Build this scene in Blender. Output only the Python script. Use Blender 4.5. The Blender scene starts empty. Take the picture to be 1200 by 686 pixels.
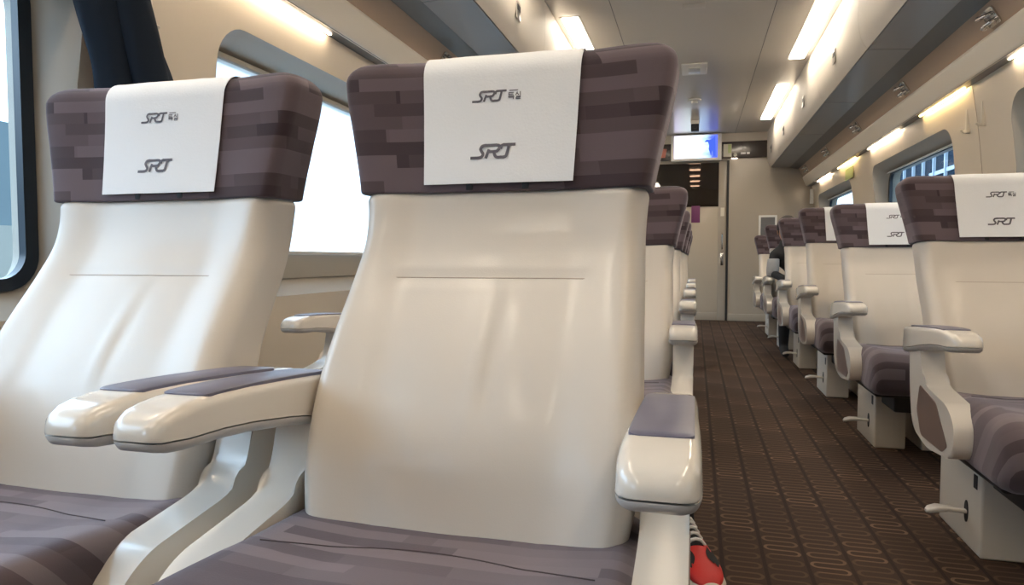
import bpy, bmesh, math, random
from mathutils import Vector, Matrix, noise

random.seed(7)
COL = bpy.context.scene.collection
CX = -0.035          # centre line of the carriage
R = math.radians

# ------------------------------------------------------------------ materials
def nt_mat(name):
    m = bpy.data.materials.new(name); m.use_nodes = True
    nt = m.node_tree; b = nt.nodes['Principled BSDF']
    return m, nt, b

def mat(name, col, rough=.5, metal=0., coat=0., bump=0., bscale=200., spec=.5, var=0., vscale=6.):
    m, nt, b = nt_mat(name)
    b.inputs['Base Color'].default_value = (*col, 1)
    b.inputs['Roughness'].default_value = rough
    b.inputs['Metallic'].default_value = metal
    b.inputs['Coat Weight'].default_value = coat
    b.inputs['Coat Roughness'].default_value = .08
    b.inputs['Specular IOR Level'].default_value = spec
    tc = nt.nodes.new('ShaderNodeTexCoord')
    if var:
        n = nt.nodes.new('ShaderNodeTexNoise'); n.inputs['Scale'].default_value = vscale
        n.inputs['Detail'].default_value = 3
        nt.links.new(tc.outputs['Object'], n.inputs['Vector'])
        r = nt.nodes.new('ShaderNodeMixRGB')
        r.inputs[1].default_value = (*[c*(1-var) for c in col], 1)
        r.inputs[2].default_value = (*[min(1, c*(1+var)) for c in col], 1)
        nt.links.new(n.outputs['Fac'], r.inputs[0]); nt.links.new(r.outputs[0], b.inputs['Base Color'])
    if bump:
        n = nt.nodes.new('ShaderNodeTexNoise'); n.inputs['Scale'].default_value = bscale
        nt.links.new(tc.outputs['Object'], n.inputs['Vector'])
        bp = nt.nodes.new('ShaderNodeBump'); bp.inputs['Strength'].default_value = bump
        bp.inputs['Distance'].default_value = .001
        nt.links.new(n.outputs['Fac'], bp.inputs['Height']); nt.links.new(bp.outputs[0], b.inputs['Normal'])
    return m

def emit(name, col, st):
    m = bpy.data.materials.new(name); m.use_nodes = True
    nt = m.node_tree; nt.nodes.clear()
    e = nt.nodes.new('ShaderNodeEmission'); e.inputs[0].default_value = (*col, 1); e.inputs[1].default_value = st
    o = nt.nodes.new('ShaderNodeOutputMaterial'); nt.links.new(e.outputs[0], o.inputs[0])
    return m

def math_n(nt, op, a, b=None, c=None):
    n = nt.nodes.new('ShaderNodeMath'); n.operation = op
    for i, v in enumerate((a, b, c)):
        if v is None: continue
        if isinstance(v, (int, float)): n.inputs[i].default_value = v
        else: nt.links.new(v, n.inputs[i])
    return n.outputs[0]

def fabric(name, mode, c1, c2, c3, bw=.11, bh=.021):
    """woven upholstery of long interlocking blocks in close plum tones"""
    m, nt, b = nt_mat(name)
    tc = nt.nodes.new('ShaderNodeTexCoord'); sp = nt.nodes.new('ShaderNodeSeparateXYZ')
    nt.links.new(tc.outputs['Object'], sp.inputs[0])
    X, Y, Z = sp.outputs
    if mode == 'head':
        u = math_n(nt, 'ADD', X, math_n(nt, 'MULTIPLY', Y, 1.0)); v = Z
    else:
        u = X; v = math_n(nt, 'ADD', Y, math_n(nt, 'MULTIPLY', Z, .6))
    row = math_n(nt, 'FLOOR', math_n(nt, 'DIVIDE', v, bh))
    def cells(w, seed):
        wn = nt.nodes.new('ShaderNodeTexWhiteNoise'); wn.noise_dimensions = '1D'
        nt.links.new(math_n(nt, 'ADD', math_n(nt, 'MULTIPLY', row, 1.37), seed), wn.inputs['W'])
        uu = math_n(nt, 'FLOOR', math_n(nt, 'ADD', math_n(nt, 'DIVIDE', u, w), math_n(nt, 'MULTIPLY', wn.outputs['Value'], 7.)))
        w2 = nt.nodes.new('ShaderNodeTexWhiteNoise'); w2.noise_dimensions = '2D'
        cb = nt.nodes.new('ShaderNodeCombineXYZ'); nt.links.new(uu, cb.inputs[0]); nt.links.new(math_n(nt, 'ADD', row, seed), cb.inputs[1])
        nt.links.new(cb.outputs[0], w2.inputs['Vector'])
        return w2.outputs['Value']
    a = cells(bw, 3.1); c = cells(bw*2.1, 17.7)
    # bands two or three rows high share a tone
    row2 = math_n(nt, 'FLOOR', math_n(nt, 'DIVIDE', v, bh*3))
    w3 = nt.nodes.new('ShaderNodeTexWhiteNoise'); w3.noise_dimensions = '1D'; nt.links.new(row2, w3.inputs['W'])
    f = math_n(nt, 'ADD', math_n(nt, 'MULTIPLY', a, .42), math_n(nt, 'ADD', math_n(nt, 'MULTIPLY', c, .30), math_n(nt, 'MULTIPLY', w3.outputs['Value'], .28)))
    cr = nt.nodes.new('ShaderNodeValToRGB'); cr.color_ramp.interpolation = 'LINEAR'
    e = cr.color_ramp.elements
    e[0].position = .33; e[0].color = (*c1, 1); e[1].position = .66; e[1].color = (*c3, 1)
    k = e.new(.5); k.color = (*c2, 1)
    nt.links.new(f, cr.inputs[0]); nt.links.new(cr.outputs[0], b.inputs['Base Color'])
    b.inputs['Roughness'].default_value = .85
    b.inputs['Sheen Weight'].default_value = .35
    b.inputs['Sheen Tint'].default_value = (.8, .75, .85, 1)
    b.inputs['Specular IOR Level'].default_value = .25
    n = nt.nodes.new('ShaderNodeTexNoise'); n.inputs['Scale'].default_value = 700
    nt.links.new(tc.outputs['Object'], n.inputs['Vector'])
    bp = nt.nodes.new('ShaderNodeBump'); bp.inputs['Strength'].default_value = .25; bp.inputs['Distance'].default_value = .001
    nt.links.new(n.outputs['Fac'], bp.inputs['Height']); nt.links.new(bp.outputs[0], b.inputs['Normal'])
    return m

def glass_mat(name, tint=(1, 1, 1), refl=.08):
    m = bpy.data.materials.new(name); m.use_nodes = True
    nt = m.node_tree; nt.nodes.clear()
    t = nt.nodes.new('ShaderNodeBsdfTransparent'); t.inputs[0].default_value = (*tint, 1)
    g = nt.nodes.new('ShaderNodeBsdfGlossy'); g.inputs['Roughness'].default_value = .02
    mx = nt.nodes.new('ShaderNodeMixShader'); mx.inputs[0].default_value = refl
    o = nt.nodes.new('ShaderNodeOutputMaterial')
    nt.links.new(t.outputs[0], mx.inputs[1]); nt.links.new(g.outputs[0], mx.inputs[2]); nt.links.new(mx.outputs[0], o.inputs[0])
    return m

def blind_mat():
    m = bpy.data.materials.new('blind_cloth'); m.use_nodes = True
    nt = m.node_tree; nt.nodes.clear()
    t = nt.nodes.new('ShaderNodeBsdfTranslucent'); t.inputs[0].default_value = (.92, .92, .9, 1)
    d = nt.nodes.new('ShaderNodeBsdfTransparent'); d.inputs[0].default_value = (.95, .96, 1, 1)
    mx = nt.nodes.new('ShaderNodeMixShader'); mx.inputs[0].default_value = .35
    o = nt.nodes.new('ShaderNodeOutputMaterial')
    nt.links.new(t.outputs[0], mx.inputs[1]); nt.links.new(d.outputs[0], mx.inputs[2]); nt.links.new(mx.outputs[0], o.inputs[0])
    return m

def carpet():
    m, nt, b = nt_mat('carpet')
    tc = nt.nodes.new('ShaderNodeTexCoord'); sp = nt.nodes.new('ShaderNodeSeparateXYZ')
    nt.links.new(tc.outputs['Object'], sp.inputs[0])
    X, Y, Z = sp.outputs
    CW, CH = .108, .062
    ux = math_n(nt, 'DIVIDE', math_n(nt, 'ADD', X, .03), CW)
    col = math_n(nt, 'FLOOR', ux)
    fx = math_n(nt, 'MULTIPLY', math_n(nt, 'SUBTRACT', math_n(nt, 'FRACT', ux), .5), CW)
    # long meandering chains: stadium outlines stacked along the aisle
    vy = math_n(nt, 'ADD', math_n(nt, 'DIVIDE', Y, CH), math_n(nt, 'MULTIPLY', col, .37))
    row = math_n(nt, 'FLOOR', vy)
    p = CH/2; hx = .027
    def near(period, off):   # distance to the nearest of the lines  off + k*period  (in metres, along the chain)
        q = math_n(nt, 'ADD', math_n(nt, 'DIVIDE', math_n(nt, 'SUBTRACT', math_n(nt, 'MULTIPLY', vy, CH), off), period), .5)
        return math_n(nt, 'MULTIPLY', math_n(nt, 'ABSOLUTE', math_n(nt, 'SUBTRACT', math_n(nt, 'FRACT', q), .5)), period)
    straight = near(p, 0.)
    def arc(dx, dy):
        return math_n(nt, 'ABSOLUTE', math_n(nt, 'SUBTRACT', math_n(nt, 'SQRT', math_n(nt, 'ADD', math_n(nt, 'MULTIPLY', dx, dx), math_n(nt, 'MULTIPLY', dy, dy))), p/2))
    dr = arc(math_n(nt, 'SUBTRACT', fx, hx), near(CH, p*.5)); dl = arc(math_n(nt, 'ADD', fx, hx), near(CH, p*1.5))
    isr = math_n(nt, 'GREATER_THAN', fx, hx); isl = math_n(nt, 'LESS_THAN', fx, -hx)
    mid = math_n(nt, 'SUBTRACT', 1., math_n(nt, 'ADD', isr, isl))
    dd = math_n(nt, 'ADD', math_n(nt, 'MULTIPLY', mid, straight), math_n(nt, 'ADD', math_n(nt, 'MULTIPLY', isr, dr), math_n(nt, 'MULTIPLY', isl, dl)))
    line = math_n(nt, 'LESS_THAN', dd, .0042)
    # tone of the loops rises and falls along each chain
    wn = nt.nodes.new('ShaderNodeTexWhiteNoise'); wn.noise_dimensions = '1D'; nt.links.new(col, wn.inputs['W'])
    ph = math_n(nt, 'FRACT', math_n(nt, 'ADD', math_n(nt, 'DIVIDE', row, -8.), math_n(nt, 'MULTIPLY', wn.outputs['Value'], 1.)))
    tone = math_n(nt, 'ADD', math_n(nt, 'MULTIPLY', math_n(nt, 'POWER', ph, 3.), .80), .22)
    fac = math_n(nt, 'MULTIPLY', line, tone)
    sep = math_n(nt, 'GREATER_THAN', math_n(nt, 'ABSOLUTE', fx), CW*.455)
    c0 = nt.nodes.new('ShaderNodeMixRGB'); c0.inputs[1].default_value = (.046, .025, .016, 1); c0.inputs[2].default_value = (.024, .013, .009, 1)
    nt.links.new(sep, c0.inputs[0])
    c1 = nt.nodes.new('ShaderNodeMixRGB'); c1.inputs[2].default_value = (.19, .115, .07, 1)
    nt.links.new(c0.outputs[0], c1.inputs[1]); nt.links.new(fac, c1.inputs[0])
    nz = nt.nodes.new('ShaderNodeTexNoise'); nz.inputs['Scale'].default_value = 420; nt.links.new(tc.outputs['Object'], nz.inputs['Vector'])
    c2 = nt.nodes.new('ShaderNodeMixRGB'); c2.blend_type = 'MULTIPLY'; c2.inputs[0].default_value = .5
    nt.links.new(c1.outputs[0], c2.inputs[1]); nt.links.new(nz.outputs['Fac'], c2.inputs[2])
    g = nt.nodes.new('ShaderNodeMixRGB'); g.blend_type = 'ADD'; g.inputs[0].default_value = .25
    nt.links.new(c2.outputs[0], g.inputs[1]); nt.links.new(c1.outputs[0], g.inputs[2])
    nt.links.new(g.outputs[0], b.inputs['Base Color'])
    b.inputs['Roughness'].default_value = .8; b.inputs['Specular IOR Level'].default_value = .25
    bp = nt.nodes.new('ShaderNodeBump'); bp.inputs['Strength'].default_value = .4; bp.inputs['Distance'].default_value = .002
    nt.links.new(nz.outputs['Fac'], bp.inputs['Height']); nt.links.new(bp.outputs[0], b.inputs['Normal'])
    return m

def screen_mat():
    m = bpy.data.materials.new('screen_picture'); m.use_nodes = True
    nt = m.node_tree; nt.nodes.clear()
    tc = nt.nodes.new('ShaderNodeTexCoord'); sp = nt.nodes.new('ShaderNodeSeparateXYZ')
    nt.links.new(tc.outputs['Generated'], sp.inputs[0])
    n = nt.nodes.new('ShaderNodeTexNoise'); n.inputs['Scale'].default_value = 3.2; n.inputs['Detail'].default_value = 4
    nt.links.new(tc.outputs['Generated'], n.inputs['Vector'])
    f = math_n(nt, 'ADD', math_n(nt, 'MULTIPLY', n.outputs['Fac'], .35), math_n(nt, 'MULTIPLY', sp.outputs[0], .75))
    cr = nt.nodes.new('ShaderNodeValToRGB'); e = cr.color_ramp.elements
    e[0].position = .15; e[0].color = (.75, .68, .98, 1); e[1].position = .86; e[1].color = (.06, .09, .55, 1)
    k = e.new(.42); k.color = (.82, .95, 1, 1)
    k = e.new(.68); k.color = (.42, .62, .98, 1)
    nt.links.new(f, cr.inputs[0])
    em = nt.nodes.new('ShaderNodeEmission'); em.inputs[1].default_value = 1.5
    o = nt.nodes.new('ShaderNodeOutputMaterial')
    nt.links.new(cr.outputs[0], em.inputs[0]); nt.links.new(em.outputs[0], o.inputs[0])
    return m

M = dict(
    leather=mat('cream_leather', (.595, .54, .475), .40, coat=.12, bump=.12, bscale=520, var=.03),
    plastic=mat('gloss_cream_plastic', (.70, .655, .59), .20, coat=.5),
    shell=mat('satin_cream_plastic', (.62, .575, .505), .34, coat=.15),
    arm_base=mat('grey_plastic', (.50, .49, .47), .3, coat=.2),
    pad=mat('armrest_pad_fabric', (.12, .115, .165), .42, spec=.6, var=.12, vscale=25),
    head=fabric('headrest_fabric', 'head', (.036, .022, .026), (.068, .046, .051), (.118, .088, .098), bw=.15),
    cush=fabric('cushion_fabric', 'seat', (.066, .047, .052), (.100, .076, .083), (.165, .135, .143), bw=.22, bh=.026),
    cloth=mat('white_nonwoven', (.84, .85, .87), .8, bump=.35, bscale=260, spec=.2),
    ink=mat('grey_ink', (.13, .12, .14), .7),
    dseam=mat('dark_seam', (.06, .045, .05), .9),
    seam=mat('seam_thread', (.40, .33, .27), .7),
    dark=mat('dark_metal', (.018, .017, .017), .5),
    black=mat('black_rubber', (.012, .013, .016), .5),
    insert=mat('brown_panel_insert', (.17, .115, .095), .45),
    chrome=mat('chrome', (.72, .70, .67), .16, metal=1.),
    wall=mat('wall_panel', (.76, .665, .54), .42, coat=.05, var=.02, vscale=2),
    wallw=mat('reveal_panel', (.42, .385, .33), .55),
    ceil=mat('ceiling_panel', (.55, .51, .46), .30, coat=.2, var=.02, vscale=2),
    bin=mat('bin_cream', (.72, .66, .58), .55, spec=.3),
    grey=mat('bin_underside_grey', (.27, .26, .25), .42, coat=.1),
    dgrey=mat('dark_grey_rail', (.12, .12, .12), .35, coat=.1),
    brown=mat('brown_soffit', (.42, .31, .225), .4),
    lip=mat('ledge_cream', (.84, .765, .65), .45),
    endw=mat('end_wall_taupe', (.40, .345, .275), .28, coat=.15),
    tan=mat('door_tan', (.47, .40, .31), .3, coat=.15),
    steel=mat('brushed_steel', (.42, .39, .36), .3, metal=.8),
    navy=mat('navy_wool', (.016, .024, .038), .9, bump=.4, bscale=500, spec=.2),
    glass=glass_mat('window_glass', (.93, .96, .97), .06),
    dglass=glass_mat('door_glass', (.30, .25, .22), .10),
    blind=blind_mat(),
    gasket=mat('window_gasket', (.014, .022, .034), .35),
    carpet=carpet(),
    strip=emit('warm_light_strip', (1., .87, .70), 14.),
    cove=emit('cove_light', (1., .70, .30), 26.),
    covew=emit('cove_light_pale', (1., .80, .58), 32.),
    lamp=emit('vestibule_lamp', (1., .85, .7), 8.),
    redlamp=emit('red_lamp', (1., .08, .03), 3.),
    white=mat('white_plastic', (.72, .70, .66), .4),
    red=mat('red_knit', (.50, .015, .012), .55, bump=.3, bscale=300),
    shoeblack=mat('black_shoe_suede', (.012, .010, .010), .8),
    sole=mat('white_rubber', (.62, .55, .46), .5),
    skin=mat('skin', (.48, .27, .18), .5),
    hair=mat('black_hair', (.012, .009, .008), .6),
    jacket=mat('black_jacket', (.014, .014, .017), .75),
    trouser=mat('dark_trousers', (.018, .017, .02), .8),
    greyc=mat('grey_cloth', (.42, .43, .45), .8, var=.2, vscale=20),
    conc=mat('pale_concrete', (.72, .69, .62), .9),
    haze=mat('pale_blue_panel', (.34, .42, .46), .7),
    bld=mat('building_glass_blue', (.010, .019, .031), .95, spec=.05),
    mull=mat('white_mullion', (.24, .29, .34), .6),
    ground=mat('ballast', (.25, .24, .23), .95, var=.2, vscale=3),
    green=mat('notice_green', (.50, .58, .26), .6),
    paper=mat('notice_paper', (.70, .66, .55), .6),
    purple=mat('notice_purple', (.16, .03, .12), .5),
    screen=screen_mat(),
)

# ------------------------------------------------------------------ mesh helpers
def mesh_obj(name, verts, faces, m, parent=None, smooth=True, sharp=40, loc=None):
    me = bpy.data.meshes.new(name)
    me.from_pydata([tuple(v) for v in verts], [], faces)
    bm = bmesh.new(); bm.from_mesh(me); bmesh.ops.recalc_face_normals(bm, faces=bm.faces); bm.to_mesh(me); bm.free()
    return finish(name, me, m, parent, smooth, sharp, loc)

def finish(name, me, m, parent=None, smooth=True, sharp=40, loc=None):
    if smooth:
        me.polygons.foreach_set('use_smooth', [True]*len(me.polygons))
        me.set_sharp_from_angle(angle=R(sharp))
    me.materials.append(m)
    o = bpy.data.objects.new(name, me); COL.objects.link(o)
    if parent: o.parent = parent
    if loc: o.location = loc
    return o

def tag(o, label=None, cat=None, group=None, kind=None):
    if label: o['label'] = label
    if cat: o['category'] = cat
    if group: o['group'] = group
    if kind: o['kind'] = kind
    return o

def empty(name, loc=(0, 0, 0)):
    o = bpy.data.objects.new(name, None); o.empty_display_size = .05; COL.objects.link(o); o.location = loc
    return o

def copy_tree(o, parent=None):
    c = o.copy(); COL.objects.link(c); c.parent = parent
    for ch in o.children: copy_tree(ch, c)
    return c

class G:
    """geometry collector"""
    def __init__(s): s.v = []; s.f = []
    def add(s, v, f):
        n = len(s.v); s.v += [Vector(p) for p in v]; s.f += [[i+n for i in q] for q in f]; return s
    def box(s, x0, x1, y0, y1, z0, z1, bev=0., seg=3):
        bm = bmesh.new(); bmesh.ops.create_cube(bm, size=1)
        for p in bm.verts:
            p.co = Vector(((x0+x1)/2+p.co.x*(x1-x0), (y0+y1)/2+p.co.y*(y1-y0), (z0+z1)/2+p.co.z*(z1-z0)))
        if bev: bmesh.ops.bevel(bm, geom=bm.edges[:], offset=bev, segments=seg, affect='EDGES', profile=.5)
        bm.verts.index_update()
        s.add([p.co.copy() for p in bm.verts], [[p.index for p in f.verts] for f in bm.faces]); bm.free(); return s
    def prism(s, pts, axis, a, b, bev=0., seg=3):
        """closed 2D polygon extruded along axis from a to b; pts are the two other axes in xyz order"""
        def P(p, t):
            l = list(p); l.insert('xyz'.index(axis), t); return Vector(l)
        bm = bmesh.new()
        vs = [bm.verts.new(P(p, a)) for p in pts]; ws = [bm.verts.new(P(p, b)) for p in pts]
        n = len(pts)
        f0 = bm.faces.new(vs); f1 = bm.faces.new(ws)
        for i in range(n): bm.faces.new((vs[i], vs[(i+1) % n], ws[(i+1) % n], ws[i]))
        if bev:
            bmesh.ops.bevel(bm, geom=list(f0.edges)+list(f1.edges), offset=bev, segments=seg, affect='EDGES', profile=.5)
        bm.verts.index_update()
        s.add([p.co.copy() for p in bm.verts], [[p.index for p in f.verts] for f in bm.faces]); bm.free(); return s
    def tube(s, pts, r, n=10, caps=True):
        pts = [Vector(p) for p in pts]; rs = r if isinstance(r, (list, tuple)) else [r]*len(pts)
        V = []; F = []; up = None
        for i, p in enumerate(pts):
            t = (pts[min(i+1, len(pts)-1)]-pts[max(i-1, 0)]).normalized()
            if up is None: up = t.orthogonal().normalized()
            up = (up-t*up.dot(t)).normalized(); w = t.cross(up)
            for k in range(n):
                a = 2*math.pi*k/n; V.append(p+up*math.cos(a)*rs[i]+w*math.sin(a)*rs[i])
        for i in range(len(pts)-1):
            for k in range(n):
                F.append([i*n+k, i*n+(k+1) % n, (i+1)*n+(k+1) % n, (i+1)*n+k])
        if caps: F.append(list(range(n))[::-1]); F.append([(len(pts)-1)*n+k for k in range(n)])
        return s.add(V, F)
    def disc(s, c, axis, r, h, n=28, bev=0.):
        c = Vector(c)
        pts = []
        for k in range(n):
            a = 2*math.pi*k/n; pts.append((math.cos(a)*r, math.sin(a)*r))
        i = 'xyz'.index(axis); o = [j for j in range(3) if j != i]
        pts = [(c[o[0]]+p[0], c[o[1]]+p[1]) for p in pts]
        return s.prism(pts, axis, c[i], c[i]+h, bev)
    def build(s, name, m, parent=None, smooth=True, sharp=40, loc=None):
        return mesh_obj(name, s.v, s.f, m, parent, smooth, sharp, loc)

def crom(tab, t):
    """smooth interpolation through (t, value) pairs"""
    if t <= tab[0][0]: return tab[0][1]
    if t >= tab[-1][0]: return tab[-1][1]
    for i in range(len(tab)-1):
        if tab[i][0] <= t <= tab[i+1][0]:
            t0, v0 = tab[max(i-1, 0)]; t1, v1 = tab[i]; t2, v2 = tab[i+1]; t3, v3 = tab[min(i+2, len(tab)-1)]
            h = t2-t1; x = (t-t1)/h
            m1 = (v2-v0)/(t2-t0)*h if t2 != t0 else 0; m2 = (v3-v1)/(t3-t1)*h if t3 != t1 else 0
            return (2*x**3-3*x*x+1)*v1+(x**3-2*x*x+x)*m1+(-2*x**3+3*x*x)*v2+(x**3-x*x)*m2

def smooth_poly(pts, n=5):
    out = []; N = len(pts)
    for i in range(N):
        p0, p1, p2, p3 = [Vector(pts[(i+k-1) % N]) for k in range(4)]
        for k in range(n):
            t = k/n
            out.append(tuple(.5*((2*p1)+(-p0+p2)*t+(2*p0-5*p1+4*p2-p3)*t*t+(-p0+3*p1-3*p2+p3)*t**3)))
    return out

def round_poly(pts, r, n=5):
    """polygon with each corner cut to an arc (r single or per corner)"""
    out = []; N = len(pts)
    for i in range(N):
        p = Vector(pts[i]); a = Vector(pts[i-1]); b = Vector(pts[(i+1) % N])
        rr = r[i] if isinstance(r, (list, tuple)) else r
        da = (a-p); db = (b-p); L = min(rr, da.length*.49, db.length*.49)
        if rr <= 0: out.append(tuple(p)); continue
        A = p+da.normalized()*L; B = p+db.normalized()*L
        for k in range(n+1):
            t = k/n; out.append(tuple(A*(1-t)**2+p*2*t*(1-t)+B*t*t))
    return out

def rring(a, b, r, nc=6, na=6, nb=4):
    """rounded rectangle, starting on side v=-b going +u"""
    r = min(r, a*.98, b*.98); out = []
    def side(p, q, n):
        for k in range(n): out.append((p[0]+(q[0]-p[0])*k/n, p[1]+(q[1]-p[1])*k/n))
    def arc(cx, cy, a0):
        for k in range(nc):
            t = a0+math.pi/2*k/nc; out.append((cx+r*math.cos(t), cy+r*math.sin(t)))
    side((-a+r, -b), (a-r, -b), na); arc(a-r, -b+r, -math.pi/2)
    side((a, -b+r), (a, b-r), nb); arc(a-r, b-r, 0)
    side((a-r, b), (-a+r, b), na); arc(-a+r, b-r, math.pi/2)
    side((-a, b-r), (-a, -b+r), nb); arc(-a+r, -b+r, math.pi)
    return out

def loft(rings, close=True):
    n = len(rings[0]); V = [p for r in rings for p in r]; F = []
    for i in range(len(rings)-1):
        for k in range(n):
            F.append([i*n+k, i*n+(k+1) % n, (i+1)*n+(k+1) % n, (i+1)*n+k])
    if close:
        for i, rv in ((0, True), (len(rings)-1, False)):
            c = sum((Vector(p) for p in rings[i]), Vector())/n; V.append(c); ci = len(V)-1
            for k in range(n): F.append([i*n+k, i*n+(k+1) % n, ci])
    return V, F

# ------------------------------------------------------------------ the seat
# seat-local frame: x across, y depth (0 = 0.75 m in front of the row mark), z up; back parts turn about PIV
PIV = Vector((0, .13, .40))
T_YF = [(.36, .800), (.40, .805), (.46, .816), (.54, .835), (.63, .872), (.69, .908), (.77, .966), (.82, .998), (.865, 1.014), (.905, 1.021), (1.0, 1.033), (1.12, 1.046)]
T_W = [(.36, .20), (.40, .205), (.44, .219), (.50, .2275), (.56, .230), (.63, .230), (.69, .2275), (.77, .2245), (.84, .2225), (.905, .228), (1.0, .247), (1.07, .262), (1.12, .266)]
T_T = [(.36, .09), (.46, .125), (.7, .115), (.905, .095), (1.12, .085)]
ZT = 1.125; ZB = .905
def yf(z): return crom(T_YF, z)-.75
def hw(z): return crom(T_W, z)
def th(z): return crom(T_T, z)
def bolster(x, w):
    s = min(1, max(0, (abs(x)/w-.50)/.42)); s = s*s*(3-2*s); return -.016*s
def gauss(x, s): return math.exp(-(x/s)**2)

def back_disp(x, z, w):
    d = bolster(x, w)
    d += .004*gauss(z-.772, .005) if abs(x) < .15 else 0                      # sewn groove
    d -= .0035*gauss(x-(.012+.045*(z-.66)), .009)*gauss(z-.66, .07)             # soft upright fold
    d += .0025*gauss(x-(.030+.045*(z-.66)), .012)*gauss(z-.66, .075)
    d -= .0022*gauss(x+.155-.05*(z-.62), .014)*gauss(z-.63, .08)
    d -= .0018*gauss(x-.165+.05*(z-.6), .016)*gauss(z-.58, .08)
    d -= .0016*gauss(x+.07+.1*(z-.56), .012)*gauss(z-.56, .05)
    d -= .008*gauss(z-.58, .10)*gauss(x, .16)                                   # lumbar swell
    d += .0015*noise.noise(Vector((x*9, z*9, 3.)))
    return d

def body(z0, z1, disp, grow=0., rt=.034, rb=.012, dz=.008, rc=.038):
    rings = []
    n = max(4, int((z1-z0)/dz))
    zs = [z0+(z1-z0)*i/n for i in range(n+1)]
    zs = sorted(set(zs+[z1-rt*(1-math.cos(R(a))) for a in range(0, 91, 9)]+[z0+rb*(1-math.cos(R(a))) for a in range(0, 91, 15)]))
    for z in zs:
        e = 0.
        if z > z1-rt: q = (z-(z1-rt))/rt; e = max(e, rt*(1-math.sqrt(max(0, 1-q*q))))
        if z < z0+rb: q = ((z0+rb)-z)/rb; e = max(e, rb*(1-math.sqrt(max(0, 1-q*q))))
        a = hw(z)+grow-e; b = th(z)/2+grow-e; yc = yf(z)+th(z)/2
        ring = []
        for u, v in rring(a, b, min(rc, b*.95), 7, 36, 4):
            k = max(0, -v/b)
            y = yc+v+(disp(u, z, a)*k**3 if v < 0 else 0)
            ring.append(Vector((u, y, z))-PIV)
        rings.append(ring)
    return loft(rings)

def cyl_arc(): pass

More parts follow.
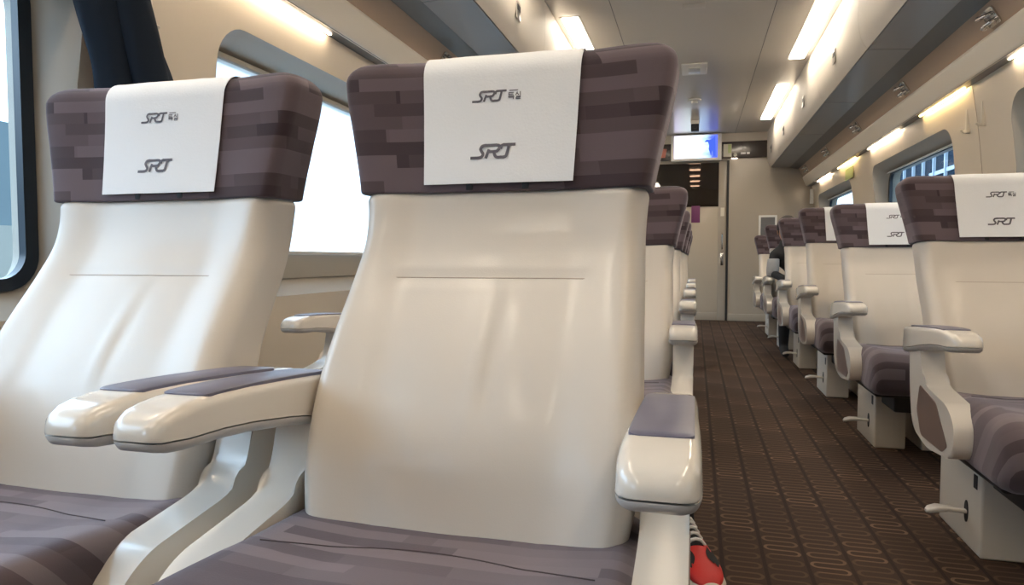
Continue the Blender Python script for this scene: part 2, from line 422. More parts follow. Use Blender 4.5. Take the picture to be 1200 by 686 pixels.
def make_seat():
    root = empty('train_seat')
    V, F = body(.375, .912, back_disp, 0, rt=.02, rb=.04, rc=.028)
    back = mesh_obj('backrest', V, F, M['leather'], root, sharp=60, loc=PIV)
    V, F = body(ZB, ZT, lambda x, z, w: bolster(x, w)*.8+.0012*noise.noise(Vector((x*8, z*8, 9.))), .0045, rt=.036, rb=.004, rc=.017)
    head = mesh_obj('headrest', V, F, M['head'], root, sharp=60, loc=PIV)
    for s in (-1, 1):
        g = G(); g.box(s*.045-.006, s*.045+.006, yf(.93)-.008-PIV.y, yf(.93)+.004-PIV.y, .907-PIV.z, .932-PIV.z, .002, 2); g.build('velcro_tab', M['black'], head)
    g = G()
    g.tube([Vector((x, yf(.772)+back_disp(x, .772, hw(.772))-.0012, .772))-PIV for x in [-.146+.292*i/40 for i in range(41)]], .0013, 6)
    g.build('seam', M['seam'], back)
    # cushion
    rings = []
    ys = [.345, .350, .360, .375, .395, .42]+[.45+.04*i for i in range(12)]+[.925]
    for y in ys:
        f = min(1, max(0, (y-.345)/.06)); e = .045*(1-math.sqrt(max(0, 1-(1-f)**2)))
        top = crom([(.34, .445), (.42, .466), (.55, .466), (.75, .450), (.93, .440)], y)
        bot = crom([(.34, .315), (.42, .298), (.93, .318)], y)
        a = .252-e*.6; b = (top-bot)/2-e; zc = (top+bot)/2
        ring = []
        for u, v in rring(a, b, min(.042, b*.95), 6, 26, 3):
            z = zc+v
            if v > 0: z += (v/b)**2*(.012*min(1, max(0, (abs(u)/a-.45)/.4))+.002*noise.noise(Vector((u*9, y*9, 1)))-.004*gauss(y-.70, .02)*(1 if abs(u) < .17 else .3))
            ring.append((u, y-.75, z))
        rings.append(ring)
    V, F = loft(rings)
    cu = mesh_obj('cushion', V, F, M['cush'], root, sharp=60)
    # piping line across the cushion
    g = G(); g.tube([(x, .70-.75+.03*math.cos(x*9), .4575+.010*min(1, max(0, (abs(x)/.252-.45)/.4))) for x in [-.2+.4*i/30 for i in range(31)]], .0008, 6)
    g.build('seam', M['dseam'], cu)
    g = G(); g.box(-.225, .225, .43-.75, .95-.75, .285, .33, .012); g.build('seat_shell', M['dark'], root)
    g = G(); g.box(-.125, .16, .56-.75, 1.02-.75, .20, .29, .01); g.build('swivel_mount', M['dark'], root)
    # arms
    for s in (-1, 1):
        xc = s*.268
        prof = [(.563, .608, .597, .016), (.5655, .616, .5925, .026), (.572, .623, .588, .0325), (.584, .629, .585, .0365), (.603, .633, .583, .0385), (.63, .6355, .582, .039),
                (.66, .6362, .581, .039), (.72, .6345, .575, .0385), (.80, .630, .563, .037), (.88, .624, .548, .037), (.96, .615, .536, .036), (.972, .610, .543, .032)]
        A = []; B = []
        for y, zt, zb, w in prof:
            b = (zt-zb)/2; sp_ = zb+.0135 if y > .58 else zb+(zt-zb)*.30; ra = []; rb_ = []
            for u, v in rring(w, b, .013, 7, 5, 5):
                z = (zt+zb)/2+v; u *= 1-.07*(v+b)/(2*b)
                ra.append((xc+u, y-.75, max(z, sp_+.0009))); rb_.append((xc+u*.992, y-.75, min(z, sp_-.0009)))
            A.append(ra); B.append(rb_)
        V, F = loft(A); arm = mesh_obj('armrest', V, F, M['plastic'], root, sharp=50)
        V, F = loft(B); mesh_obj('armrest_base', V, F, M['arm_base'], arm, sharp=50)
        # pad: a thin rounded slab following the arm's top
        TZ = [(p[0], p[1]) for p in prof]
        rp = [(u, .775+v) for u, v in rring(.0305, .137, .010, 5, 4, 24)]
        V = []; F = []
        n = len(rp)
        for (u, y) in rp: V.append((xc+u, y-.75, crom(TZ, y)-.003))
        for (u, y) in rp: V.append((xc+u, y-.75, crom(TZ, y)+.0012))
        for (u, y) in rp: V.append((xc+u*.93, .775+(y-.775)*.985-.75, crom(TZ, y)+.0024))
        F += [[i, (i+1) % n, n+(i+1) % n, n+i] for i in range(n)]+[[n+i, n+(i+1) % n, 2*n+(i+1) % n, 2*n+i] for i in range(n)]
        # top cap as strips across, mirror pairs
        rows = {}
        for i, (u, y) in enumerate(rp): rows.setdefault(round(y, 5), []).append(2*n+i)
        ks = sorted(rows)
        prev = None
        for k in ks:
            ids = sorted(rows[k], key=lambda q: V[q][0])
            pair = (ids[0], ids[-1])
            if prev: F.append([prev[0], prev[1], pair[1], pair[0]])
            prev = pair
        mesh_obj('armrest_pad', V, F, M['pad'], arm, sharp=50)
        # side frame: post under the arm, elbow and forward nose
        poly = [(.970, .580), (.874, .580), (.845, .474), (.655, .447), (.603, .405), (.615, .318), (.80, .300), (.925, .330), (.955, .43)]
        pts = [(p[0]-.75, p[1]) for p in round_poly(poly, [.006, .006, .060, .05, .05, .04, .04, .05, .05], 7)]
        g = G(); g.prism(pts, 'x', xc-.026-(.006 if s > 0 else 0), xc+.026+(.006 if s < 0 else 0), .008, 4)
        fr = g.build('side_frame', M['plastic'], root, sharp=50)
        ins = [(.735, .440), (.645, .345), (.680, .322), (.845, .325), (.885, .39), (.865, .465)]
        pts = [(p[0]-.75, p[1]) for p in round_poly(ins, .010, 4)]
        g = G(); g.prism(pts, 'x', xc+s*.022, xc+s*.0275, .001, 1); g.build('side_panel', M['insert'], fr)
    # floor boxes
    for x0, x1 in ((-.150, -.030), (.030, .150)):
        g = G(); g.box(x0, x1, .745-.75, 1.065-.75, 0, .262, .007); pb = g.build('pedestal', M['shell'], root)
    g = G(); g.box(-.1515, -.149, .775-.75, .800-.75, .185, .225, .0008, 1); g.build('sticker', M['black'], root)
    g = G()
    rings = [[(x, (.845-.75)+u, z+v) for u, v in rring(w, h, .006, 4, 3, 2)] for x, z, w, h in ((-.14, .098, .009, .006), (-.17, .100, .010, .006), (-.20, .103, .018, .007), (-.225, .102, .021, .008), (-.245, .096, .018, .007), (-.252, .092, .010, .004))]
    V, F = loft(rings); ped = mesh_obj('foot_pedal', V, F, M['plastic'], root)
    g = G(); g.prism([((.845-.75)+math.cos(a)*.013, .10+math.sin(a)*.032) for a in [2*math.pi*i/20 for i in range(20)]], 'x', -.1525, -.149); g.build('pedal_slot', M['black'], root)
    return root

# ------------------------------------------------------------------ headrest cover with printed marks
def cover_path():
    """(y, z) points over the headrest, front bottom -> top -> back, relative to PIV, plus outward normals"""
    off = .0045+.0025; rt = .036; out = []
    z = .917
    while z < ZT-rt: out.append((yf(z)-off, z)); z += .008
    zc = ZT-rt; yfr = yf(zc)-.0045; t = th(zc)/2+.0045
    for a in range(0, 91, 10):
        zz = zc+rt*math.sin(R(a)); e = rt*(1-math.cos(R(a)))
        y = yf(zz)-.0045+e; zz2 = zz
        out.append((y-.0025*math.cos(R(a)), zz2+.0025*math.sin(R(a))))
    for a in range(90, -1, -10):
        zz = zc+rt*math.sin(R(a)); e = rt*(1-math.cos(R(a)))
        y = yf(zz)+th(zz)+.0045-e
        out.append((y+.0025*math.cos(R(a)), zz+.0025*math.sin(R(a))))
    z = zc-.01
    while z > .99: out.append((yf(z)+th(z)+off, z)); z -= .012
    return out

def make_cover():
    path = cover_path(); hwid = .128
    S = [0.]
    for i in range(1, len(path)): S.append(S[-1]+math.hypot(path[i][0]-path[i-1][0], path[i][1]-path[i-1][1]))
    nx = 32; V = []; F = []
    def wob(x, s):
        return .0028*max(0, noise.noise(Vector((x*11, s*8, 5.))))+.0009*max(0, noise.noise(Vector((x*40, s*30, 2.))))
    T = .0012
    def wobf(x, s): return wob(x, s)+.0015*max(0, 1-s/.09)
    norms = []
    for i in range(len(path)):
        a = path[max(i-1, 0)]; b = path[min(i+1, len(path)-1)]
        ty, tz = b[0]-a[0], b[1]-a[1]; L = math.hypot(ty, tz); norms.append((-tz/L, ty/L))
    for layer in (0, 1):
        for i, (y, z) in enumerate(path):
            ny, nz = norms[i]
            for j in range(nx+1):
                x = -hwid+2*hwid*j/nx; w = wobf(x, S[i])+T*layer
                xx = x*(.93+.07*min(1, S[i]/.20))
                V.append(Vector((xx, y+ny*w, z+nz*w))-PIV)
    n = nx+1; N = len(path)*n
    for l in (0, 1):
        for i in range(len(path)-1):
            for j in range(nx):
                q = [l*N+i*n+j, l*N+i*n+j+1, l*N+(i+1)*n+j+1, l*N+(i+1)*n+j]; F.append(q)
    for i in range(len(path)-1):
        for j in (0, nx): F.append([i*n+j, (i+1)*n+j, N+(i+1)*n+j, N+i*n+j])
    for j in range(nx):
        for i in (0, len(path)-1): F.append([i*n+j, i*n+j+1, N+i*n+j+1, N+i*n+j])
    o = mesh_obj('headrest_cover', V, F, M['cloth'], None, sharp=60)
    def ysurf(z):  # front face y at height z
        for i in range(len(path)-1):
            if path[i][1] <= z <= path[i+1][1]:
                t = (z-path[i][1])/(path[i+1][1]-path[i][1]+1e-9); return path[i][0]*(1-t)+path[i+1][0]*t, S[i]
        return path[0][0], 0
    def mark(name, strokes, x0, z0, sx, sz, w):
        V = []; F = []
        for st in strokes:
            P = [Vector((x0+p[0]*sx, z0+p[1]*sz)) for p in st]
            for k in range(len(P)-1):
                a, b = P[k], P[k+1]; d = (b-a)
                if d.length < 1e-6: continue
                d.normalize(); nn = Vector((-d.y, d.x))*w/2; ex = d*w*.25
                m = max(1, int((b-a).length/.004))
                base = len(V)
                for q in range(m+1):
                    t = q/m; c = (a-ex)*(1-t)+(b+ex)*t
                    for sgn in (-1, 1):
                        p = c+nn*sgn; y, s_ = ysurf(p.y)
                        V.append(Vector((p.x, y-T-wobf(p.x, s_)-.0007-.00005*k, p.y))-PIV)
                for q in range(m): F.append([base+2*q, base+2*q+1, base+2*q+3, base+2*q+2])
        return mesh_obj(name, V, F, M['ink'], o, smooth=False)
    def arc(pts): # smooth the open polyline
        out = []; N = len(pts)
        for i in range(N-1):
            p0 = Vector(pts[max(i-1, 0)]); p1 = Vector(pts[i]); p2 = Vector(pts[i+1]); p3 = Vector(pts[min(i+2, N-1)])
            for k in range(4):
                t = k/4; out.append(tuple(.5*((2*p1)+(-p0+p2)*t+(2*p0-5*p1+4*p2-p3)*t*t+(-p0+3*p1-3*p2+p3)*t**3)))
        out.append(tuple(pts[-1])); return out
    SRT = [[(0, 0), (.55, 0)], arc([(.55, 0), (.85, .06), (.98, .28), (.86, .50), (.78, .70), (.92, .92), (1.2, .98)]), [(1.2, .98), (1.5, .98)],
           [(1.22, 0), (1.44, .60)], [(1.62, .98), (2.05, .98)], arc([(2.05, .98), (2.28, .92), (2.30, .72), (2.12, .50), (1.9, .46)]), [(1.9, .46), (1.5, .46)],
           arc([(1.85, .46), (1.98, .12), (2.15, 0), (2.40, 0)]), [(2.40, 0), (2.65, 0)], arc([(2.65, 0), (2.85, .08), (2.95, .35), (3.10, .95)]),
           arc([(2.42, .72), (2.48, .9), (2.66, .98)]), [(2.66, .98), (3.55, .98)]]
    mark('logo', SRT, -.042, .957, .0196, .0196, .0046)
    mark('logo', SRT, -.043, 1.046, .0152, .0152, .0034)
    HG = [[(0, .9), (.9, .9)], [(0, .9), (0, .35)], [(0, .62), (.8, .62)], [(0, .35), (.9, .35)], [(-.1, .15), (1.0, .15)], [(0, 0), (.9, 0), (.85, -.3)],
          [(1.6, .95), (1.3, .4)], [(1.55, .8), (1.85, .4)], [(2.15, 1.0), (2.15, .3)], [(1.4, .15), (2.15, .15), (2.15, -.05), (1.4, -.05), (1.4, -.3), (2.2, -.3)]]
    mark('lettering', HG, .0155, 1.0495, .0085, .0085, .00135)
    mark('lettering', [[(i*.28, 0), (i*.28+.18, 0)] for i in range(8)], .0165, 1.0605, .0062, .0062, .0015)
    return o

# ------------------------------------------------------------------ placing the seats
seat0 = make_seat(); cover0 = make_cover()
used = {'s': False, 'c': False}
def place_seat(X, Yoff, label, group, recline=0., zs=1., arms=((0, -.045, .016), (0, -.045, .016))):
    o = seat0 if not used['s'] else copy_tree(seat0); used['s'] = True
    o.location = (X, .75+Yoff, 0); tag(o, label, 'seat', group)
    for ch in o.children:
        nm = ch.name.split('.')[0]
        if nm in ('backrest', 'headrest'): ch.rotation_euler = (-R(recline), 0, 0)
        if nm == 'side_frame' and Yoff: ch.location = (0, -.085, .012)
        if nm == 'armrest':
            ch.location = arms[0] if sum(v.co.x for v in ch.data.vertices) < 0 else arms[1]
    o.scale = (1, 1, zs)
    return o
def place_cover(X, Yoff, label, recline=0., zs=1.):
    o = cover0 if not used['c'] else copy_tree(cover0); used['c'] = True
    o.location = Vector((X, .75+Yoff+PIV.y, PIV.z*zs)); o.scale = (1, 1, zs); o.rotation_euler = (-R(recline), 0, 0)
    tag(o, label, 'headrest cover', 'white paper headrest covers'); return o

AX, WX, RX = -.297, -.925, .892        # aisle seat, window seat, single seats
GL = 'paired cream seats left of the aisle'; GR = 'single cream seats right of the aisle'
place_seat(AX, 0, 'large cream leather seat nearest the camera, plum headrest, left of the aisle', GL, arms=((0, .012, .009), (0, 0, 0)))
place_seat(WX, 0, 'front row cream seat beside the left window, under the hanging navy coat', GL, arms=((0, .012, .009), (.0, .012, .009)))
PL = [1.30, 2.45, 3.57, 4.70, 5.80]
ordn = ['directly behind the nearest seat', 'third from the camera', 'fourth from the camera', 'fifth from the camera', 'farthest, nearest the end door']
for k, y in enumerate(PL):
    place_seat(AX, y, 'aisle-side seat of the left pairs, '+ordn[k], GL, 6, .955)
place_seat(WX, PL[0], 'second row seat by the left window, seen between the two front seats', GL, 6, .955)
RC = [5, 5, 1.5, 1.5, 1.5, 5]; RZ = [.96, .96, 1., 1., 1., .96]
RY = [1.30, 2.42, 3.52, 4.60, 5.70, 6.80]
orr = ['nearest the camera, at the right edge', 'second from the camera', 'third from the camera', 'fourth from the camera', 'fifth from the camera, with the passenger in black', 'farthest, closest to the end wall']
for k, y in enumerate(RY):
    place_seat(RX, y, 'single seat right of the aisle, '+orr[k], GR, RC[k], RZ[k])
place_cover(AX, 0, 'white printed cover on the headrest of the nearest large seat')
place_cover(WX, 0, 'white printed cover on the front window seat headrest at left')
for k, t in ((0, 'white printed cover on the nearest right hand seat headrest'), (1, 'white printed cover on the second right hand seat headrest'), (2, 'white cover on the third right hand seat headrest, only a strip showing')):
    place_cover(RX, RY[k], t, RC[k], RZ[k])

# the pairs have plain frames on their inner sides
for o in [q for q in COL.objects if q.name.split('.')[0] == 'train_seat' and q.location.x < 0]:
    inner = -1 if o.location.x > -.6 else 1
    for fr in [c for c in o.children if c.name.split('.')[0] == 'side_frame']:
        for p_ in list(fr.children):
            if p_.data.vertices[0].co.x*inner > 0: bpy.data.objects.remove(p_)

# ------------------------------------------------------------------ carriage shell
Y0, Y1 = -2.6, 9.30
def struct(o): o['kind'] = 'structure'; return o
CZ = 2.42
g = G(); g.box(CX-1.62, CX+1.62, Y0-.1, Y1+7, -.06, 0); struct(g.build('floor', M['carpet'], None, False))
g = G(); g.box(CX-1.62, CX+1.62, Y0-.1, Y1+.1, CZ, CZ+.06); struct(g.build('ceiling', M['ceil'], None, False))
n_trim = [0]
def trim(g, m, smooth=False):
    n_trim[0] += 1; return struct(g.build('trim_%d' % n_trim[0], m, None, smooth))

WALL = [(1.50, -.02), (1.50, 1.08), (1.493, 1.25), (1.478, 1.40), (1.458, 1.56), (1.432, 1.72), (1.41, 1.85), (1.40, 2.44)]
WINL = [(-2.95, -1.05), (-.50, 1.42), (1.93, 3.77), (4.54, 6.38), (7.19, 8.99)]
WINR = [(-1.45, .40), (1.92, 3.76), (4.54, 6.38), (7.19, 8.99)]
def rect_ring(x, ya, yb, za, zb, r):
    return [(x, (ya+yb)/2+u, (za+zb)/2+v) for u, v in rring((yb-ya)/2, (zb-za)/2, r, 8, 10, 6)]
wn = [0]
ZA, ZBW = .65, 1.56
for s, wins, nm in ((-1, WINL, 'wall_left'), (1, WINR, 'wall_right')):
    pts = [(CX+s*u, z) for u, z in WALL]+[(CX+s*1.66, 2.44), (CX+s*1.66, -.02)]
    g = G(); g.prism(pts, 'y', Y0, Y1+.1)
    w = g.build(nm, M['wall'], None, True, 30); struct(w)
    # cut the window openings
    C = G()
    for (a, b) in wins:
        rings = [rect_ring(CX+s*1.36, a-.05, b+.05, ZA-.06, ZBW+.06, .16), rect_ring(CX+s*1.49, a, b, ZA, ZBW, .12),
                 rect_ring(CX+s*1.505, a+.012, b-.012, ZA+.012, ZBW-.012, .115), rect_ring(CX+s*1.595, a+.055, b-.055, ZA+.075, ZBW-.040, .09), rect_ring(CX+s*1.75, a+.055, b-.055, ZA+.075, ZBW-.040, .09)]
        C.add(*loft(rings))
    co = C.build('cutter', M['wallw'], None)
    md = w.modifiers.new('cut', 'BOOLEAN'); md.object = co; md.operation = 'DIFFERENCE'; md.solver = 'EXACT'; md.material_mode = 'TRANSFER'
    dg = bpy.context.evaluated_depsgraph_get()
    me = bpy.data.meshes.new_from_object(w.evaluated_get(dg))
    w.modifiers.clear(); w.data = me
    bpy.data.objects.remove(co)
    me.polygons.foreach_set('use_smooth', [True]*len(me.polygons)); me.set_sharp_from_angle(angle=R(30))
    for k, (a, b) in enumerate(wins):
        wn[0] += 1
        e = struct(empty('window_%d' % wn[0], (0, 0, 0)))
        x1, x2 = CX+s*1.578, CX+s*1.60
        ya, yb, za, zb = a+.052, b-.052, ZA+.072, ZBW-.037
        o1 = rect_ring(x1, ya, yb, za, zb, .09); zi = za+(.10 if (s < 0 and k == 2) else .03); i1 = rect_ring(x1, ya+.035, yb-.035, zi, zb-.022, .065)
        o2 = rect_ring(x2, ya, yb, za, zb, .09); i2 = rect_ring(x2, ya+.035, yb-.035, zi, zb-.022, .065)
        n = len(o1); V = o1+i1+o2+i2; F = []
        for i in range(n):
            j = (i+1) % n
            F += [[i, j, n+j, n+i], [2*n+i, 2*n+j, 3*n+j, 3*n+i], [i, j, 2*n+j, 2*n+i], [n+i, n+j, 3*n+j, 3*n+i]]
        is_blind = (s < 0 and k == 2)
        mesh_obj('frame', V, F, M['wallw' if is_blind else 'gasket'], e)
        gg = G(); gg.box(min(x2-s*.006, x2), max(x2-s*.006, x2), ya+.01, yb-.01, za+.01, zb-.01); gg.build('pane', M['glass'], e, False)
        gg = G(); xb = CX+s*1.565
        if is_blind:
            gg.box(xb-.001, xb+.001, ya+.006, yb-.006, za+.10, zb-.03)
            bl = gg.build('blind', M['blind'], e, False)
            gg = G(); gg.box(xb-.006, xb+.006, ya+.008, yb-.008, za+.098, za+.112, .003); gg.build('bottom_bar', M['white'], bl)
            gg = G(); gg.box(xb-.012, xb+.008, ya+.006, yb-.006, zb-.026, zb-.004, .006); gg.build('blind_case', M['wallw'], e)
        else:
            gg.box(xb-.008, xb+.006, ya+.02, yb-.02, zb-.018, zb-.006, .003); gg.build('blind_bar', M['white'], e)
    # skirting and heater cover along the floor
    g = G(); g.box(min(CX+s*1.42, CX+s*1.50), max(CX+s*1.42, CX+s*1.50), Y0, Y1, 0, .16, .01)
    bb = g.build('baseboard_left' if s < 0 else 'baseboard_right', M['dgrey'], None); struct(bb)
    # soffit, lip and rails below the bins
    P = lambda L: [(CX+s*u, z) for u, z in L]
    g = G(); g.prism(P([(1.16, 1.962), (1.27, 1.935), (1.285, 1.95), (1.16, 1.985)]), 'y', Y0, Y1); trim(g, M['dgrey'])
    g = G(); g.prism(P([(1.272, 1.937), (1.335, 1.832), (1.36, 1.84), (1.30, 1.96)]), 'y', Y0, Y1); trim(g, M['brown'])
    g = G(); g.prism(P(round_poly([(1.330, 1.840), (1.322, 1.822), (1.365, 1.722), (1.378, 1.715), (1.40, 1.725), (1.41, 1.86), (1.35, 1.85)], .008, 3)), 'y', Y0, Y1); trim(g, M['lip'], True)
    g = G(); g.prism(P([(1.372, 1.7235), (1.372, 1.717), (1.44, 1.717), (1.44, 1.7235)]), 'y', Y0, Y1); trim(g, M['dgrey'])
    g = G(); g.prism(P([(1.18, 1.96), (1.45, 1.95), (1.45, 2.44), (1.18, 2.44)]), 'y', Y0, Y1); trim(g, M['dgrey'])
    g = G(); g.box(CX+s*.508-.0025, CX+s*.508+.0025, Y0, Y1, CZ-.0015, CZ+.01); trim(g, M['dgrey'])

# vertical joints of the wall panels on the pillars
for s, ys in ((1, (4.15,)),):
    for y in ys:
        n = len(WALL)
        pts = [(CX+s*(u-.0012), z) for u, z in WALL[0:6]]+[(CX+s*(u+.004), z) for u, z in reversed(WALL[0:6])]
        g = G(); g.prism(pts, 'y', y, y+.003); trim(g, M['brown'])

# rear end behind the camera
g = G(); g.box(CX-1.62, CX+1.62, Y0-.1, Y0, 0, CZ); struct(g.build('wall_back', M['endw'], None, False))

# far end wall with the door opening (X -.62 .. .42)
YE = Y1; DX0, DX1, DZ = -.62, .385, 2.075
g = G(); g.box(CX-1.62, DX0, YE, YE+.1, 0, CZ); g.box(DX1, CX+1.62, YE, YE+.1, 0, CZ); g.box(DX0, DX1, YE, YE+.1, DZ, CZ)
struct(g.build('wall_far', M['endw'], None, False))
g = G(); g.box(CX-1.0, CX+1.0, YE-.006, YE, 2.315, CZ); trim(g, M['bin'])
g = G(); g.box(CX-1.40, DX0, YE-.02, YE, 0, .09, .005); g.box(DX1+.03, CX+1.42, YE-.02, YE, 0, .09, .005); struct(g.build('baseboard_far', M['endw'], None))
g = G(); g.box(DX1-.005, DX1+.022, YE-.012, YE+.01, 0, DZ); trim(g, M['dark'])
# sliding door
d = struct(empty('door_1', (0, YE+.03, 0)))
g = G(); g.box(DX0, DX1-.105, -.012, .012, .09, 1.475, .004); g.build('door_panel', M['tan'], d)
g = G(); g.box(DX1-.105, DX1-.004, -.016, .016, .0, DZ, .004); g.box(DX0, DX1-.105, -.016, .016, 0, .10, .004); g.box(DX0, DX1-.105, -.016, .016, DZ-.02, DZ, .003); g.box(DX0, DX1-.105, -.015, .015, 1.47, 1.485, .002)
g.build('door_frame', M['endw'], d)
g = G(); g.box(DX0, DX1-.105, -.004, .004, 1.485, DZ-.02); g.build('pane', M['dglass'], d, False)
g = G(); hx = DX1-.055
g.tube([(hx, -.016, .93), (hx, -.045, .95), (hx, -.045, 1.12), (hx, -.016, 1.14)], .009, 10); g.box(hx-.02, hx+.02, -.02, -.014, .72, .88, .004); g.build('door_handle', M['chrome'], d)
g = G(); g.box(hx-.022, hx+.022, -.0185, -.0160, 1.36, 1.47); g.build('sticker', M['paper'], d, False)
g = G(); g.box(-.06, .05, -.018, -.013, 1.28, 1.50, .002); g.build('sticker', M['purple'], d)
# vestibule beyond the glass
g = G(); YV = YE+6.8
g.box(DX0-.5, DX0-.4, YE+.1, YV, 0, 2.4); g.box(DX1+.3, DX1+.4, YE+.1, YV, 0, 2.4); g.box(DX0-.5, DX1+.4, YV, YV+.1, 0, 2.4)
struct(g.build('wall_vestibule', M['endw'], None, False))
g = G(); g.box(DX0-.5, DX1+.4, YE+.1, YV, 2.36, 2.42); struct(g.build('ceiling_vestibule', M['ceil'], None, False))
for i, (px, py) in enumerate(((814, 197), (815, 204), (814, 212), (814, 217), (816, 222))):
    y = 11.5+.9*i
    g = G(); g.box(-.09, .09, -.06, .06, -.012, 0, .003); o = g.build('ceiling_lamp', M['lamp'], None, loc=(-.03, y, 2.359))
    tag(o, ['nearest', 'second', 'third', 'fourth', 'farthest'][i]+' of the small bright lamps seen through the door glass', 'lamp', 'vestibule lamps beyond the end door')
g = G(); g.box(-.03, .03, -.02, 0, -.03, .03, .004); tag(g.build('red_indicator_lamp', M['redlamp'], None, loc=(-.02, YV, 1.9)), 'small red light glowing beyond the door glass', 'lamp')

# dark fascia with notices
t = tag(empty('fascia_panel', (0, YE, 0)), 'dark brown fascia strip across the end wall above the door', 'panel')
g = G(); g.box(-.75, .86, -.05, -.007, DZ+.02, 2.305, .006); g.build('panel', mat('fascia_brown', (.045, .033, .030), .25, coat=.3), t)
g = G(); g.box(.33, .43, -.054, -.050, 2.115, 2.275); pp = g.build('notice', M['paper'], t, False)
g = G(); g.box(.385, .425, -.0555, -.054, 2.16, 2.27); g.build('green_print', M['green'], pp, False)
g = G(); g.disc((.475, -.058, 2.135), 'y', .022, .010); g.build('round_button', M['paper'], t)
for q in ((.54, .60, 2.14, 2.165), (.615, .65, 2.14, 2.165), (.56, .575, 2.21, 2.235)):
    g = G(); g.box(q[0], q[1], -.054, -.050, q[2], q[3]); g.build('switch', M['arm_base'], t, False)
g = G(); g.disc((-.17, -.056, DZ+.035), 'y', .008, .008, 12); g.box(.43, .50, -.054, -.05, 2.086, 2.094); g.build('indicator', M['lamp'], t)
g = G(); g.prism([(-.50, 2.13), (-.40, 2.13), (-.38, 2.24), (-.52, 2.26)], 'y', -.058, -.050); g.build('notice', mat('red_white_notice', (.62, .22, .16), .5), t, False)
# display
t = tag(empty('information_display', (-.01, YE-.13, 2.24)), 'lit information screen in white frame above the end door', 'screen')
g = G(); g.box(-.315, .315, .0, .05, -.175, .165, .012); g.build('frame', M['white'], t)
g = G(); g.box(-.275, .265, -.002, .0, -.14, .15); g.build('screen', M['screen'], t, False)
g = G(); g.box(-.06, .06, .05, .0785, -.06, .06, .004); g.build('bracket', M['dgrey'], t)
g = G()
SW = [(.235, .14), (.20, .10), (.165, .085), (.13, .09), (.10, .06), (.145, .06), (.16, .02), (.155, -.03), (.175, -.09), (.185, -.12), (.20, -.05), (.215, -.12), (.245, -.13)]
g.prism(SW, 'y', -.004, -.002); g.build('dark_blue_figure', emit('screen_dark_blue', (.05, .10, .55), 1.0), t, False)

# ceiling fittings
t = tag(empty('ceiling_speaker', (-.03, 6.08, CZ)), 'white rectangular plate on the ceiling centre, nearest fitting', 'speaker')
g = G(); g.box(-.105, .105, -.17, .17, -.014, 0, .008); g.build('plate', M['white'], t)
g = G(); g.box(-.05, .05, -.08, .08, -.024, -.014, .005); g.build('grille', M['arm_base'], t)
t = tag(empty('smoke_detector', (-.03, 7.25, CZ)), 'round white smoke detector on the ceiling', 'detector')
g = G(); g.disc((0, 0, -.018), 'z', .065, .018, 32, .004); g.build('base', M['white'], t)
g = G(); g.disc((0, 0, -.042), 'z', .035, .024, 28, .006); g.build('sensor', M['white'], t)
t = tag(empty('security_camera', (-.025, 8.35, CZ)), 'small black camera hanging from the ceiling before the screen', 'camera')
g = G(); g.box(-.05, .05, -.04, .04, -.045, 0, .004); g.build('mount', M['white'], t)
g = G(); g.box(-.046, .046, -.05, .04, -.125, -.045, .008); g.disc((0, -.05, -.085), 'y', .02, -.008, 20); g.build('housing', M['black'], t)
g = G(); g.box(-.07, .07, -.05, .05, -.004, 0, .002); tag(g.build('ceiling_access_plate', M['ceil'], None, loc=(-.03, 4.6, CZ)), 'faint flush plate on the ceiling near the top edge', 'plate')

# ceiling light strips
yy = [(-2.1, -.75), (.15, 1.5), (2.40, 3.75), (4.60, 5.98), (6.85, 8.45)]
nl = ['behind the camera', 'above the camera', 'third from the far end, above the near seats', 'second from the far end', 'farthest, by the end wall']
for s in (-1, 1):
    for k, (a, b) in enumerate(yy):
        t = tag(empty('ceiling_light', (CX+s*.80, (a+b)/2, CZ)), 'long warm ceiling light on the %s, %s' % ('left' if s < 0 else 'right', nl[k]), 'light', 'warm ceiling light strips')
        h = (b-a)/2
        g = G()
        g.box(-.070, -.055, -h-.015, h+.015, -.003, 0, .001); g.box(.055, .070, -h-.015, h+.015, -.003, 0, .001)
        g.box(-.055, .055, -h-.015, -h, -.003, 0, .001); g.box(-.055, .055, h, h+.015, -.003, 0, .001); g.build('frame', M['ceil'], t)
        g = G(); g.box(-.0548, .0548, -h+.0002, h-.0002, -.010, -.0005, .003); g.build('diffuser', M['strip'], t, False)

# overhead bins
BP = [(.90, CZ), (.893, 2.30), (.893, 2.19), (.902, 2.08), (.918, 2.015), (.945, 1.972)]
_z = [1.972+(CZ-1.972)*i/26 for i in range(27)][::-1]
_tab = [(z, u) for u, z in BP][::-1]
BP = [(crom(_tab, z), z) for z in _z]
def make_bin(s, y0, y1):
    t = empty('overhead_bin', (0, y0, 0)); L = y1-y0; P = lambda q: [(CX+s*u, z) for u, z in q]
    g = G(); g.prism(P([(u+.012, z) for u, z in BP[:-1]]+[(.955, 1.985), (1.175, 1.972), (1.175, CZ)]), 'y', 0, L); g.build('bin_body', M['dgrey'], t, False)
    dpts = P(BP+[(.955, 1.985)]+[(u+.012, z) for u, z in reversed(BP[:-1])])
    g = G(); g.prism(dpts, 'y', .002, L-.002, .0015, 1); dd = g.build('bin_door', M['bin'], t, True, 14)
    x = CX+s*.895
    g = G(); g.box(min(x-s*.006, x), max(x-s*.006, x), L/2-.042, L/2+.042, 2.075, 2.165, .003); hh = g.build('handle', M['steel'], dd)
    g = G(); g.box(min(x-s*.008, x-s*.005), max(x-s*.008, x-s*.005), L/2-.030, L/2+.030, 2.120, 2.150, .001, 1); g.build('latch_slot', M['black'], hh)
    g = G(); g.prism(P([(.950, 1.968), (1.165, 1.955), (1.165, 1.967), (.950, 1.980)]), 'y', .004, L-.004, .001, 1); g.build('underside_panel', M['grey'], t, True, 30)
    return t
